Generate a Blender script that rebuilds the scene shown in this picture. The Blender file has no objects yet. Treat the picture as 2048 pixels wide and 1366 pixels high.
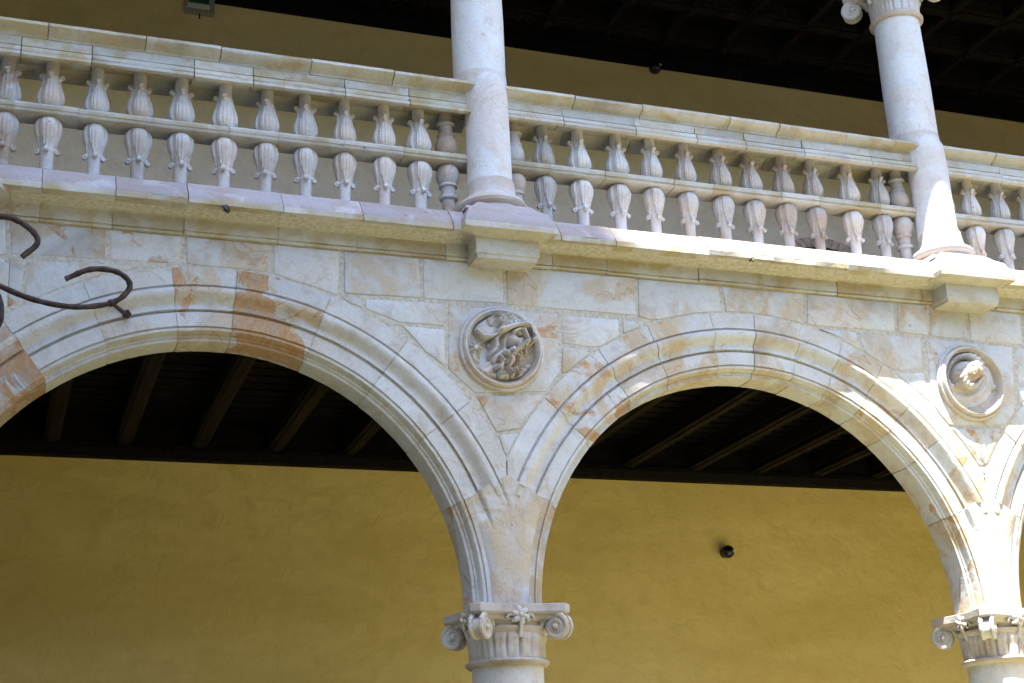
import bpy, bmesh, math, random
from mathutils import Vector, Matrix
random.seed(7)
R = math.radians
scene = bpy.context.scene
COL = scene.collection

# ------------------------------------------------------------------ camera
CAM = Vector((-2.9709, -8.1131, -3.5399)); FPX = 2844.4
YAW, PITCH, ROLL = 0.35906, 0.33297, -0.04793
_f = Vector((math.sin(YAW)*math.cos(PITCH), math.cos(YAW)*math.cos(PITCH), math.sin(PITCH)))
_r = Vector((math.cos(YAW), -math.sin(YAW), 0)); _u = _r.cross(_f)
CR = math.cos(ROLL)*_r + math.sin(ROLL)*_u
CU = -math.sin(ROLL)*_r + math.cos(ROLL)*_u
cd = bpy.data.cameras.new('camera'); cam = bpy.data.objects.new('camera', cd); COL.objects.link(cam)
cd.sensor_width = 36; cd.lens = FPX/2048*36; cd.clip_end = 2000
cam.matrix_world = Matrix(((CR.x, CU.x, -_f.x, CAM.x), (CR.y, CU.y, -_f.y, CAM.y), (CR.z, CU.z, -_f.z, CAM.z), (0, 0, 0, 1)))
scene.camera = cam
def at(px, py, y=0.0):
    """photo pixel -> (x, z) on the plane at depth y"""
    d = CR*((px-1024)/FPX) - CU*((py-683)/FPX) + _f
    t = (y-CAM.y)/d.y
    return (CAM.x+d.x*t, CAM.z+d.z*t)

# ------------------------------------------------------------------ light
SUN_EL, SUN_AZ = R(72.3), R(27)          # azimuth: to the left of straight in front
S = Vector((-math.sin(SUN_AZ)*math.cos(SUN_EL), -math.cos(SUN_AZ)*math.cos(SUN_EL), math.sin(SUN_EL)))
w = bpy.data.worlds.new('World'); scene.world = w; w.use_nodes = True
nt = w.node_tree; bg = nt.nodes['Background']
sky = nt.nodes.new('ShaderNodeTexSky'); sky.sky_type = 'NISHITA'; sky.sun_disc = False
sky.sun_elevation = SUN_EL; sky.sun_rotation = math.atan2(S.x, S.y)
nt.links.new(sky.outputs[0], bg.inputs[0]); bg.inputs[1].default_value = 0.15
sd = bpy.data.lights.new('sun', 'SUN'); sd.energy = 3.9; sd.angle = R(0.35); sd.color = (1, .95, .86)
sun = bpy.data.objects.new('sun', sd); COL.objects.link(sun)
sun.rotation_euler = (-S).to_track_quat('-Z', 'Y').to_euler()
vs = scene.view_settings; vs.view_transform = 'Standard'; vs.look = 'None'; vs.exposure = 2.52; vs.gamma = 1
scene.cycles.max_bounces = 6; scene.cycles.diffuse_bounces = 5

# ------------------------------------------------------------------ materials
def mat(name):
    m = bpy.data.materials.new(name); m.use_nodes = True
    return m, m.node_tree, m.node_tree.nodes['Principled BSDF']
class NT:
    def __init__(s, nt): s.nt = nt
    def n(s, t, **k):
        o = s.nt.nodes.new(t)
        for a, v in k.items(): setattr(o, a, v)
        return o
    def l(s, a, b): s.nt.links.new(a, b)
    def math(s, op, a, b=None, c=None, clamp=False):
        o = s.n('ShaderNodeMath', operation=op, use_clamp=clamp)
        for i, v in enumerate((a, b, c)):
            if v is None: continue
            if isinstance(v, (int, float)): o.inputs[i].default_value = v
            else: s.l(v, o.inputs[i])
        return o.outputs[0]
    def mix(s, f, a, b, blend='MIX'):
        o = s.n('ShaderNodeMix', data_type='RGBA', blend_type=blend)
        for i, v in ((0, f), (6, a), (7, b)):
            if isinstance(v, (int, float)): o.inputs[i].default_value = v
            elif isinstance(v, tuple): o.inputs[i].default_value = v+(1,)
            else: s.l(v, o.inputs[i])
        return o.outputs[2]
    def noise(s, vec, scale, detail=3, rough=.55, dist=0):
        o = s.n('ShaderNodeTexNoise'); o.inputs['Scale'].default_value = scale
        o.inputs['Detail'].default_value = detail; o.inputs['Roughness'].default_value = rough
        o.inputs['Distortion'].default_value = dist
        s.l(vec, o.inputs['Vector']); return o.outputs[0]
    def step(s, v, lo, hi):
        o = s.n('ShaderNodeMapRange', interpolation_type='SMOOTHSTEP')
        s.l(v, o.inputs[0])
        for i, q in ((1, lo), (2, hi)):
            if isinstance(q, (int, float)): o.inputs[i].default_value = q
            else: s.l(q, o.inputs[i])
        return o.outputs[0]
    def bump(s, h, strength, dist, prev=None):
        o = s.n('ShaderNodeBump'); o.inputs['Strength'].default_value = strength; o.inputs['Distance'].default_value = dist
        s.l(h, o.inputs['Height'])
        if prev: s.l(prev, o.inputs['Normal'])
        return o.outputs[0]

def stone_mat(name, cool=(.56, .585, .61), warm=(.515, .42, .295), ochre=(.46, .245, .095), rust=(.22, .11, .055), speck=.6, blotch=.38, chalk=.5, veins=.6, soot=.5):
    m, t, p = mat(name); N = NT(t)
    oi = N.n('ShaderNodeObjectInfo'); geo = N.n('ShaderNodeNewGeometry')
    sep = N.n('ShaderNodeSeparateColor'); N.l(oi.outputs['Color'], sep.inputs[0])
    off = N.n('ShaderNodeVectorMath', operation='ADD')
    N.l(geo.outputs['Position'], off.inputs[0])
    k = N.math('MULTIPLY', oi.outputs['Random'], 61.0)
    cx = N.n('ShaderNodeCombineXYZ'); N.l(k, cx.inputs[0]); N.l(N.math('MULTIPLY', k, .73), cx.inputs[1]); N.l(N.math('MULTIPLY', k, 1.31), cx.inputs[2])
    N.l(cx.outputs[0], off.inputs[1]); v = off.outputs[0]
    n1 = N.noise(v, 2.6, 3, .6, .9)
    n2 = N.noise(v, 1.7, 3.5, .55, 2.0)
    n3 = N.noise(v, 55, 2, .65)
    n4 = N.noise(v, 9, 4, .62, .4)
    wf = N.math('MULTIPLY', N.step(n1, .42, .60), N.math('ADD', .12, N.math('MULTIPLY', sep.outputs[2], 1.05)), clamp=True)
    c = N.mix(wf, cool, warm)
    thr = N.math('SUBTRACT', .76, N.math('MULTIPLY', sep.outputs[0], .38))
    mk = N.step(n2, thr, N.math('ADD', thr, N.math('ADD', .008, N.math('MULTIPLY', N.step(n4, .42, .6), .05))))
    # iron banding inside the ochre patches and a thin dark rim where they end
    band = N.math('MULTIPLY', N.math('ADD', N.math('SINE', N.math('MULTIPLY', n2, 95)), 1), .5)
    oc = N.mix(N.math('MULTIPLY', band, .5), ochre, warm)
    oc = N.mix(N.step(n4, .45, .7), oc, (.42, .30, .19))
    c = N.mix(N.math('MULTIPLY', mk, .88), c, oc)
    rim = N.math('MULTIPLY', N.step(N.math('ABSOLUTE', N.math('SUBTRACT', n2, N.math('ADD', thr, .006))), .009, .0), N.step(n4, .38, .52))
    c = N.mix(N.math('MULTIPLY', rim, .6), c, rust)
    # grey weathering blotches, grime specks
    c = N.mix(N.math('MULTIPLY', N.step(n4, .50, .72), blotch), c, (.34, .31, .285))
    c = N.mix(N.math('MULTIPLY', N.step(N.noise(v, 3.6, 4, .6, .5), .54, .66), chalk), c, (.63, .66, .69))
    nv = N.noise(v, 1.15, 3, .5, 3.2)
    vein = N.math('MULTIPLY', N.step(N.math('ABSOLUTE', N.math('SUBTRACT', nv, .5)), .016, .003), N.step(n1, .44, .56))
    c = N.mix(N.math('MULTIPLY', vein, N.math('MULTIPLY', veins, N.math('ADD', .35, sep.outputs[0]), clamp=True)), c, (.36, .20, .09))
    c = N.mix(N.math('MULTIPLY', N.step(N.noise(v, 1.3, 4, .65, .6), .56, .72), soot), c, (.27, .235, .20))
    sp = N.math('MULTIPLY', N.step(n3, .66, .74), speck)
    c = N.mix(N.math('MULTIPLY', sp, .55), c, (.16, .14, .12))
    vp = N.n('ShaderNodeTexVoronoi'); vp.inputs['Scale'].default_value = 7; N.l(v, vp.inputs['Vector'])
    sv_ = N.n('ShaderNodeSeparateColor'); N.l(vp.outputs['Color'], sv_.inputs[0])
    pit = N.math('MULTIPLY', N.step(vp.outputs['Distance'], .075, .045), N.step(sv_.outputs[0], .80, .81))
    hole = N.math('MULTIPLY', pit, speck)
    c = N.mix(N.math('MULTIPLY', hole, .7), c, (.13, .10, .07))
    vn = N.math('ADD', .82, N.math('MULTIPLY', n3, .34))
    br = N.math('MULTIPLY', vn, sep.outputs[1])
    cc = N.n('ShaderNodeCombineColor')
    for i in range(3): N.l(br, cc.inputs[i])
    c = N.mix(1.0, c, cc.outputs[0], 'MULTIPLY')
    N.l(c, p.inputs['Base Color']); p.inputs['Roughness'].default_value = .88
    p.inputs['Specular IOR Level'].default_value = .25
    b = N.bump(n4, .55, .012); b = N.bump(n3, .5, .003, b); b = N.bump(N.math('SUBTRACT', 1, hole), .9, .008, b)
    N.l(b, p.inputs['Normal'])
    return m
STONE = stone_mat('sandstone')
CARVED = stone_mat('carved_limestone', cool=(.58, .57, .56), warm=(.55, .46, .385), ochre=(.44, .33, .23), rust=(.2, .17, .14), speck=.7, blotch=.45, chalk=.3, veins=.2, soot=.6)
SHAFT = stone_mat('column_stone', cool=(.66, .69, .72), warm=(.62, .56, .52), ochre=(.56, .47, .38), rust=(.4, .32, .25), speck=.15, blotch=.16, chalk=.3, veins=.35, soot=.12)
WEATHER = stone_mat('weathered_coping_stone', cool=(.37, .35, .37), warm=(.36, .30, .28), ochre=(.38, .27, .18), speck=.7, blotch=.5, chalk=.35)
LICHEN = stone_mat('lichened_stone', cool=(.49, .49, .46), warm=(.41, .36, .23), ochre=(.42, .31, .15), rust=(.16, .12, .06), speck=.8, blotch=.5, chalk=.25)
def simple(name, col, rough=.7, nscale=8, amt=.25, bump=.3, bdist=.004, metal=0, stretch=None):
    m, t, p = mat(name); N = NT(t); geo = N.n('ShaderNodeNewGeometry'); v = geo.outputs['Position']
    if stretch:
        mp = N.n('ShaderNodeVectorMath', operation='MULTIPLY'); N.l(v, mp.inputs[0]); mp.inputs[1].default_value = stretch; v = mp.outputs[0]
    n = N.noise(v, nscale, 5, .6, .3)
    c = N.mix(N.step(n, .3, .7), tuple(x*(1-amt) for x in col), tuple(min(1, x*(1+amt)) for x in col))
    N.l(c, p.inputs['Base Color']); p.inputs['Roughness'].default_value = rough; p.inputs['Metallic'].default_value = metal
    if 'oak' in name: p.inputs['Specular IOR Level'].default_value = .04
    N.l(N.bump(n, bump, bdist), p.inputs['Normal']); return m
MORTAR = simple('lime_mortar', (.50, .48, .42), .95, 40, .2, .6, .004)
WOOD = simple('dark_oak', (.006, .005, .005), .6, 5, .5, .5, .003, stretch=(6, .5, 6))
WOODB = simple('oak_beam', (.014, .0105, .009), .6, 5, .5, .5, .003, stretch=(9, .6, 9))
IRON = simple('wrought_iron', (.050, .034, .030), .6, 26, .6, .5, .002, metal=.5)
BLACK = simple('black_plastic', (.008, .008, .009), .25, 20, .1, .05, .001)
LEAD = simple('lead_pipe', (.03, .03, .035), .5, 20, .3, .2, .001)
LAMPW = simple('lamp_housing', (.30, .30, .24), .5, 20, .08, .05, .001)
LAMPG = simple('exit_sign_green', (.015, .05, .04), .4, 20, .1, .05, .001)
LENS = simple('lamp_lens', (.60, .60, .46), .3, 12, .1, .05, .001)
TERRA = simple('terracotta', (.36, .17, .09), .85, 9, .3, .4, .004)
BRICK = simple('old_brick', (.58, .43, .32), .9, 25, .3, .5, .004)
def plaster(name, cols, lo=None):
    m, t, p = mat(name); N = NT(t); geo = N.n('ShaderNodeNewGeometry'); v = geo.outputs['Position']
    sv = N.n('ShaderNodeVectorMath', operation='MULTIPLY'); N.l(v, sv.inputs[0]); sv.inputs[1].default_value = (.5, 1, 1.6)
    n1 = N.noise(sv.outputs[0], 1.1, 5, .6, .6); n2 = N.noise(v, 6, 6, .65, .3); n3 = N.noise(v, 60, 3, .6)
    c = N.mix(N.step(n1, .32, .70), cols[0], cols[1])
    c = N.mix(N.math('MULTIPLY', N.step(n2, .45, .75), .5), c, cols[2])
    n5 = N.noise(sv.outputs[0], 3.3, 5, .7, 1.4); c = N.mix(N.math('MULTIPLY', N.step(n5, .52, .66), .35), c, cols[0])
    if lo:      # lower zone in a paler colour, blending out along an uneven line
        sx = N.n('ShaderNodeSeparateXYZ'); N.l(v, sx.inputs[0])
        zz = N.math('ADD', sx.outputs[2], N.math('MULTIPLY', N.math('SUBTRACT', n1, .5), .5))
        c = N.mix(N.step(zz, 2.75, 1.9), c, N.mix(N.step(n2, .4, .7), lo[0], lo[1]))
    sp = N.math('MULTIPLY', N.step(n3, .70, .76), .25)
    c = N.mix(sp, c, (.12, .09, .04))
    N.l(c, p.inputs['Base Color']); p.inputs['Roughness'].default_value = .9
    p.inputs['Specular IOR Level'].default_value = .2
    N.l(N.bump(n3, .4, .003, N.bump(n2, .7, .03)), p.inputs['Normal']); return m
OCHRE = plaster('ochre_limewash', ((.62, .49, .175), (.72, .59, .24), (.53, .41, .13)))
OCHRE2 = plaster('faded_ochre_limewash', ((.70, .54, .22), (.77, .61, .28), (.62, .47, .18)), ((.84, .70, .53), (.78, .62, .44)))
def ground_mat():
    m, t, p = mat('lawn_and_gravel'); N = NT(t); geo = N.n('ShaderNodeNewGeometry'); v = geo.outputs['Position']
    n = N.noise(v, .25, 5, .6, .5); n2 = N.noise(v, 12, 6, .7)
    g = N.mix(N.step(n2, .3, .7), (.145, .135, .032), (.22, .20, .05))
    s = N.mix(N.step(n2, .3, .7), (.32, .265, .125), (.42, .35, .17))
    c = N.mix(N.step(n, .45, .55), g, s)
    N.l(c, p.inputs['Base Color']); p.inputs['Roughness'].default_value = .95
    N.l(N.bump(n2, .8, .02), p.inputs['Normal']); return m
GROUND = ground_mat()
PAVE = simple('paving_stone', (.33, .29, .21), .85, 6, .2, .3, .004)

# ------------------------------------------------------------------ helpers
class MB:
    def __init__(s): s.v = []; s.f = []
    def add(s, vs, fs):
        o = len(s.v); s.v += [tuple(q) for q in vs]; s.f += [tuple(i+o for i in f) for f in fs]; return s
    def box(s, x0, x1, y0, y1, z0, z1):
        return s.add([(x0,y0,z0),(x1,y0,z0),(x1,y1,z0),(x0,y1,z0),(x0,y0,z1),(x1,y0,z1),(x1,y1,z1),(x0,y1,z1)],
                     [(3,2,1,0),(4,5,6,7),(0,1,5,4),(1,2,6,5),(2,3,7,6),(3,0,4,7)])
    def lathe(s, prof, c=(0, 0), seg=32, mod=None, a0=0, a1=2*math.pi, cap=True):
        full = abs(a1-a0-2*math.pi) < 1e-6; n = seg if full else seg+1; V = []; F = []
        for (r, z) in prof:
            for k in range(n):
                a = a0+(a1-a0)*k/seg; rr = mod(r, z, a) if mod else r
                V.append((c[0]+rr*math.cos(a), c[1]+rr*math.sin(a), z))
        for i in range(len(prof)-1):
            for k in range(seg):
                k2 = (k+1) % n; F.append((i*n+k, i*n+k2, (i+1)*n+k2, (i+1)*n+k))
        if cap and full:
            F.append(tuple(range(n-1, -1, -1))); F.append(tuple((len(prof)-1)*n+k for k in range(n)))
        return s.add(V, F)
    def tube(s, pts, rad, seg=8, cap=True):
        pts = [Vector(q) for q in pts]; n = len(pts)
        rs = rad if isinstance(rad, (list, tuple)) else [rad]*n
        V = []; F = []; up = Vector((0.13, .31, .94))
        for i, q in enumerate(pts):
            t = (pts[min(i+1, n-1)]-pts[max(i-1, 0)]).normalized()
            a = t.cross(up)
            if a.length < 1e-3: a = t.cross(Vector((1, 0, 0)))
            a.normalize(); b = t.cross(a); up = b.cross(t) if False else up
            for k in range(seg):
                an = 2*math.pi*k/seg; V.append(q+(a*math.cos(an)+b*math.sin(an))*rs[i])
        for i in range(n-1):
            for k in range(seg):
                k2 = (k+1) % seg; F.append((i*seg+k, (i+1)*seg+k, (i+1)*seg+k2, i*seg+k2))
        if cap: F.append(tuple(range(seg))); F.append(tuple((n-1)*seg+k for k in range(seg-1, -1, -1)))
        return s.add(V, F)
    def ell(s, c, rx, ry, rz, seg=16, rings=10, rot=None, mod=None):
        V = []; F = []; c = Vector(c)
        for i in range(rings+1):
            th = math.pi*i/rings
            for k in range(seg):
                a = 2*math.pi*k/seg
                q = Vector((rx*math.sin(th)*math.cos(a), ry*math.sin(th)*math.sin(a), rz*math.cos(th)))
                if mod: q = q*mod(th, a)
                if rot: q = rot @ q
                V.append(c+q)
        for i in range(rings):
            for k in range(seg):
                k2 = (k+1) % seg; F.append((i*seg+k, (i+1)*seg+k, (i+1)*seg+k2, i*seg+k2))
        return s.add(V, F)
    def sweep_x(s, prof, x0, x1, ends=True):
        """closed (y, z) profile extruded along x"""
        n = len(prof); V = [(x0, y, z) for y, z in prof]+[(x1, y, z) for y, z in prof]
        F = [(i, (i+1) % n, n+(i+1) % n, n+i) for i in range(n)]
        if ends: F += [tuple(range(n-1, -1, -1)), tuple(range(n, 2*n))]
        return s.add(V, F)
    def build(s, name, m, parent=None, smooth=None, jit=0, color=None):
        me = bpy.data.meshes.new(name)
        V = s.v
        if jit: V = [(a+random.uniform(-jit, jit), b+random.uniform(-jit, jit), c+random.uniform(-jit, jit)) for a, b, c in V]
        me.from_pydata(V, [], s.f); me.validate()
        bm = bmesh.new(); bm.from_mesh(me)
        bmesh.ops.remove_doubles(bm, verts=bm.verts, dist=1e-5)
        bmesh.ops.recalc_face_normals(bm, faces=bm.faces); bm.to_mesh(me); bm.free()
        me.materials.append(m)
        if smooth:
            me.shade_smooth(); me.set_sharp_from_angle(angle=R(smooth))
        o = bpy.data.objects.new(name, me); COL.objects.link(o); o.parent = parent
        o.color = color or tint()
        return o
def tint(o=.25, b=1.0, wm=.5, vo=.25, vb=.12, vw=.4):
    g = lambda m, v: max(0, m+random.uniform(-v, v))
    return (min(1, g(o, vo)), g(b, vb), min(1, g(wm, vw)), 1)
def empty(name, loc=(0, 0, 0)):
    e = bpy.data.objects.new(name, None); COL.objects.link(e); e.location = loc; e.empty_display_size = .1; return e
def tag(o, label=None, cat=None, group=None, kind=None):
    if label: o['label'] = label
    if cat: o['category'] = cat
    if group: o['group'] = group
    if kind: o['kind'] = kind
    elif cat: o['kind'] = 'thing'
    return o
def adopt(o, par):
    o.parent = par; o.matrix_parent_inverse = Matrix.Translation(-Vector(par.location)); return o
def copy_tree(o, parent=None):
    c = o.copy(); COL.objects.link(c); c.parent = parent
    if parent is None or o.parent: c.matrix_parent_inverse = o.matrix_parent_inverse.copy()
    for k in KIDS.get(o.name, [ch for ch in bpy.data.objects if ch.parent == o]): copy_tree(k, c)
    return c
KIDS = {}

# ------------------------------------------------------------------ ground and courtyard
GZ = -5.15
tag(MB().add([(-400,-400,GZ),(400,-400,GZ),(400,400,GZ),(-400,400,GZ)], [(0,1,2,3)]).build('ground', GROUND), kind='structure')
tag(MB().box(-6.2, 9.2, -.35, 3.3, GZ+.004, GZ+.14).build('gallery_pavement', PAVE), kind='structure')

# ------------------------------------------------------------------ arcade wall
W = 3.6; CZ = -2.23; XC = [-1.8, 1.81, 5.41]; XP = [-3.6, 0.0, 3.6, 7.2]
R_OUT = 2.02; R_IN = 1.55; YB = .275
wall = empty('arcade_wall', (0, 0, 0))
tag(wall, 'arcade wall of pale ochre-veined sandstone blocks with three round moulded arches', 'wall')
def zbot(x):
    z = -2.24
    for c in XC:
        d = abs(x-c)
        if d < R_OUT-.015: z = max(z, CZ+math.sqrt((R_OUT-.015)**2-d*d))
    return z
core = MB(); n = 300; x0, x1 = -5.2, 8.6
V = []; F = []
for i in range(n+1):
    x = x0+(x1-x0)*i/n
    zb = zbot(x) if -3.9 < x < 7.5 else GZ
    if -3.6 <= x <= 7.2: zb = max(zb, -1.42)
    V += [(x, .005, zb), (x, .005, .004), (x, YB, zb), (x, YB, .004)]
for i in range(n):
    a = 4*i; b = a+4
    F += [(a, b, b+1, a+1), (b+2, a+2, a+3, b+3), (a+2, b+2, b, a), (a+1, b+1, b+3, a+3)]
F += [(0, 1, 3, 2), (4*n+1, 4*n, 4*n+2, 4*n+3)]
core.add(V, F).build('mortar_core', MORTAR, wall)

# archivolt profile: (radius, depth) from the outer edge in to the soffit
PROF = [(2.02, .0), (1.912, .0), (1.906, .016), (1.896, .016), (1.892, -.008), (1.875, -.014), (1.855, -.010), (1.835, .006), (1.815, .026),
        (1.80, .036), (1.785, .038), (1.766, .030), (1.763, .056), (1.748, .056), (1.745, .036), (1.660, .036), (1.657, .050), (1.650, .050),
        (1.647, .040), (1.634, .042), (1.625, .056), (1.621, .074), (1.618, .086), (1.604, .086), (1.602, .098), (1.584, .098), (1.580, .106), (1.577, YB)]
PLAIN = [(2.02, .0), (1.80, -.004), (1.795, .012), (1.785, .012), (1.78, -.006), (1.605, .0), (1.582, .03), (1.577, YB)]
def voussoir(c, a0, a1, prof, xlo, xhi, jit=.0015, gap=.0026, drop=0):
    """sweep of the profile between two angles (degrees), closed at the back"""
    prof = list(prof)+[(2.02, YB)] if prof[0][0] > 2 else list(prof)+[(prof[0][0], YB)]
    m = MB(); seg = max(2, int(abs(a1-a0)/3.2)); n = len(prof); V = []; F = []
    dr = random.uniform(-.003, .0005); dy = random.uniform(-.004, .0025)
    for i in range(seg+1):
        for j, (r, y) in enumerate(prof):
            g = math.degrees(gap/r); a = R((a0+g)+(a1-a0-2*g)*i/seg)
            rr = r+(dr if r < 2 else 0); yy = y+(dy if y < .4 else 0)
            x = c+rr*math.cos(a); z = CZ+rr*math.sin(a)
            if i in (0, seg) and y < .4 and gap: yy += .0012
            V.append((min(max(x, xlo), xhi)+random.uniform(-jit, jit)*.4, yy+random.uniform(-jit, jit), z+random.uniform(-jit, jit)*.4))
    for i in range(seg):
        for j in range(n): F.append((i*n+j, i*n+(j+1) % n, (i+1)*n+(j+1) % n, (i+1)*n+j))
    F += [tuple(range(n)), tuple(seg*n+j for j in range(n-1, -1, -1))]
    return m.add(V, F)
ANG = [[22.8, 38.8, 54.4, 70.1, 87.0, 98.2, 113.1, 127.5, 142, 157.2],
       [23.4, 39.3, 49, 58.2, 68.0, 77.7, 88.2, 97.9, 112.1, 124.0, 139.2, 156.8],
       [22.8, 37, 52, 66, 80, 95, 110, 125, 141, 156.8]]
VT = {(0, 3): (.72, .92, .9), (0, 4): (.30, 1.0, .6), (0, 5): (.02, .98, .2), (0, 6): (.0, .95, .1), (0, 2): (.0, .98, .2), (0, 1): (.05, 1.03, .2), (0, 0): (.0, 1.0, .1),
      (0, 7): (.72, .80, 1), (0, 8): (.62, .82, 1), (1, 0): (.35, 1, .8), (1, 1): (.05, 1.05, .4), (1, 9): (.42, 1.05, .7), (1, 10): (.05, 1.08, .2), (1, 8): (.3, 1.0, .7), (1, 3): (.3, 1, .6)}
ARCH = []
for k, c in enumerate(XC):
    xlo, xhi = XP[k]+.004, XP[k+1]-.004
    # mortar ring just behind the stones carries them as one arch
    ring = voussoir(c, 21, 159, [(r+.004, y+.009) for r, y in PROF[:-1]]+[(1.583, YB-.01)], xlo+.003, xhi-.003, 0, 0)
    arch = ring.build('arch', MORTAR, wall)
    ARCH.append(arch)
    A = ANG[k]
    for i in range(len(A)-1):
        pr = PLAIN if (k == 0 and i >= 7) else PROF
        o = voussoir(c, A[i], A[i+1], pr, xlo, xhi).build('voussoir', STONE, arch, smooth=35)
        q = VT.get((k, i)); o.color = (q[0], q[1], q[2], 1) if q else tint(.12, 1.02, .45, .14, .06, .35)
    # inner mouldings running down to the capital, beside the springer
    inner = [p for p in PROF if p[0] <= 1.665]
    inner = [(1.71, .04)]+inner
    for (a0, a1) in ((-1.5, A[0]), (A[-1], 181.5)):
        o = voussoir(c, a0, a1, inner, -99, 99).build('springer_moulding', STONE, arch, smooth=35); o.color = tint(.3, .98, .7, .1, .04, .2)
# springers above the columns
def springer(xp, k):
    m = MB(); nz, nx = 44, 64; V = []; F = []
    for i in range(nz+1):
        z = -2.245+(i/nz)*(.815)
        h = z-CZ; rr = 1.680
        hw = 1.8-math.sqrt(max(rr*rr-h*h, 0)); hw = max(1.8-rr, hw)
        top = min(1, (1-i/nz)*6)
        for j in range(nx+1):
            u = -1+2*j/nx; y = .0+.040*abs(u)**4+random.uniform(-.0012, .0012)
            # upper edge follows the two radial joints down from the middle
            zz = z-(abs(u)*hw*.46 if i == nz else abs(u)*hw*.46*(i/nz)**2)
            hh = zz-CZ; w2 = 1.8-math.sqrt(max(rr*rr-hh*hh, 0)); w2 = max(1.8-rr, w2)
            for (rg, zf) in ((1.901, -1.66), (1.755, -1.78)):      # mouldings of the left-hand arch run on and die out
                dg = math.hypot(u*w2+1.8, zz-CZ)-rg
                fade = max(0, min(1, (zz-zf)/.14))
                y += .020*fade*math.exp(-(dg/.007)**2)
                if rg < 1.8: y += .022*fade*(.5-.5*math.tanh(dg/.006))*math.exp(-max(0, -dg-.03)/.05)
            V.append((xp+u*w2, y, zz))
        for j in range(nx+1):
            u = -1+2*j/nx; V.append((V[-(nx+1)][0], YB-.003, V[-(nx+1)][2]))
    st = 2*(nx+1)
    for i in range(nz):
        for j in range(nx):
            a = i*st+j; F.append((a, a+1, a+st+1, a+st)); b = a+nx+1; F.append((b+1, b, b+st, b+st+1))
        F.append((i*st, (i+1)*st, (i+1)*st+nx+1, i*st+nx+1)); F.append((i*st+nx, i*st+2*nx+1, (i+1)*st+2*nx+1, (i+1)*st+nx))
    for j in range(nx):
        F.append((j+1, j, nx+1+j, nx+2+j)); a = nz*st+j; F.append((a, a+1, a+nx+2, a+nx+1))
    m.add(V, F)
    # two mouldings of the left arch die out into the block
    o = m.build('springer', STONE, wall, smooth=40); o.color = [(.1, 1, .6, 1), (.08, 1.02, .62, 1), (.14, 1.05, .6, 1), (.1, 1, .6, 1)][k]
    return o
for k, xp in enumerate(XP):
    springer(xp, k)
    MB().add([(xp+a, y, z) for y in (.085, YB-.02) for a, z in ((-.17, -1.74), (.17, -1.74), (.25, -1.52), (.0, -1.36), (-.25, -1.52))],
             [(0,1,2,3,4), (9,8,7,6,5)]+[(i, 5+i, 5+(i+1) % 5, (i+1) % 5) for i in range(5)]).build('mortar_bed', MORTAR, wall)

# ------------------------------------------------------------------ spandrel stones, traced course by course
def stone(poly, col=None, dep=.16, name='stone', y=0.0, parent=None):
    """poly in wall coordinates (x, z)"""
    P = []
    for i in range(len(poly)):
        a = Vector(poly[i]); b = Vector(poly[(i+1) % len(poly)]); k = max(1, int((b-a).length/.07))
        P += [a+(b-a)*j/k for j in range(k)]
    for q in P:
        for c in XC:
            d = Vector((q.x-c, q.y-CZ))
            if d.length < R_OUT+.006: q.x, q.y = (Vector((c, CZ))+d.normalized()*(R_OUT+.006))
        q.y = min(q.y, .002)
    Q = [P[0]]
    for q in P[1:]:
        if (q-Q[-1]).length > .012: Q.append(q)
    if (Q[0]-Q[-1]).length < .012: Q.pop()
    P = Q
    while len(P) > 4:
        k = len(P); bad = None
        for i in range(k):
            u = (P[i-1]-P[i]); v = (P[(i+1) % k]-P[i])
            if u.length < 1e-6 or v.length < 1e-6 or u.angle(v) < R(40): bad = i; break
        if bad is None: break
        P.pop(bad)
    n = len(P)
    ar = sum(P[i].x*P[(i+1) % n].y-P[(i+1) % n].x*P[i].y for i in range(n))/2
    if ar < 0: P.reverse()
    if abs(ar) < .0012: return None
    def inset(P, d):
        out = []
        for i in range(n):
            e0 = (P[i]-P[i-1]).normalized(); e1 = (P[(i+1) % n]-P[i]).normalized()
            n0 = Vector((-e0.y, e0.x)); n1 = Vector((-e1.y, e1.x)); b = n0+n1
            if b.length < .2: b = n0
            b.normalize(); out.append(P[i]+b*(d/max(.55, b.dot(n0))))
        return out
    A = inset(P, .0045); A = [q+Vector((random.uniform(-.002, .002), random.uniform(-.002, .002))) for q in A]
    B = inset(A, .003); C = inset(A, .008)
    tx, tz, oy = random.uniform(-.004, .004), random.uniform(-.004, .004), y+random.uniform(-.003, .002)
    cx = sum(q.x for q in P)/n; cz = sum(q.y for q in P)/n
    fy = lambda q, d: oy+d+tx*(q.x-cx)*2+tz*(q.y-cz)*2
    V = [(q.x, dep, q.y) for q in A]+[(q.x, fy(q, .007), q.y) for q in A]+[(q.x, fy(q, .002), q.y) for q in B]+[(q.x, fy(q, 0), q.y) for q in C]
    F = []
    for L in range(3):
        for i in range(n): j = (i+1) % n; F.append((L*n+i, L*n+j, (L+1)*n+j, (L+1)*n+i))
    F.append(tuple(3*n+i for i in range(n)))
    o = MB().add(V, F).build(name, STONE, parent or wall, smooth=60)
    o.color = col or tint(.2, 1.02, .45, .2, .06, .4)
    return o
def pxstone(pts, col=None): return stone([at(x, y) for x, y in pts], col)
cb = lambda x: 442+(x-79)*.0930+2
def row1(xa, xb, bottom, col=None): return pxstone([(xa, cb(xa)), (xb, cb(xb))]+bottom, col)
row1(-160, 12, [(12, 512), (-160, 500)])
row1(18, 215, [(212, 520), (20, 509)], (.35, .92, .8, 1))
row1(219, 366, [(362, 529), (219, 521)], (.38, 1.04, .3, 1))
row1(371, 541, [(539, 546), (470, 538), (372, 529)], (.36, 1.0, .5, 1))
row1(546, 681, [(676, 592), (612, 570), (546, 548)], (.0, 1.06, .1, 1))
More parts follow.
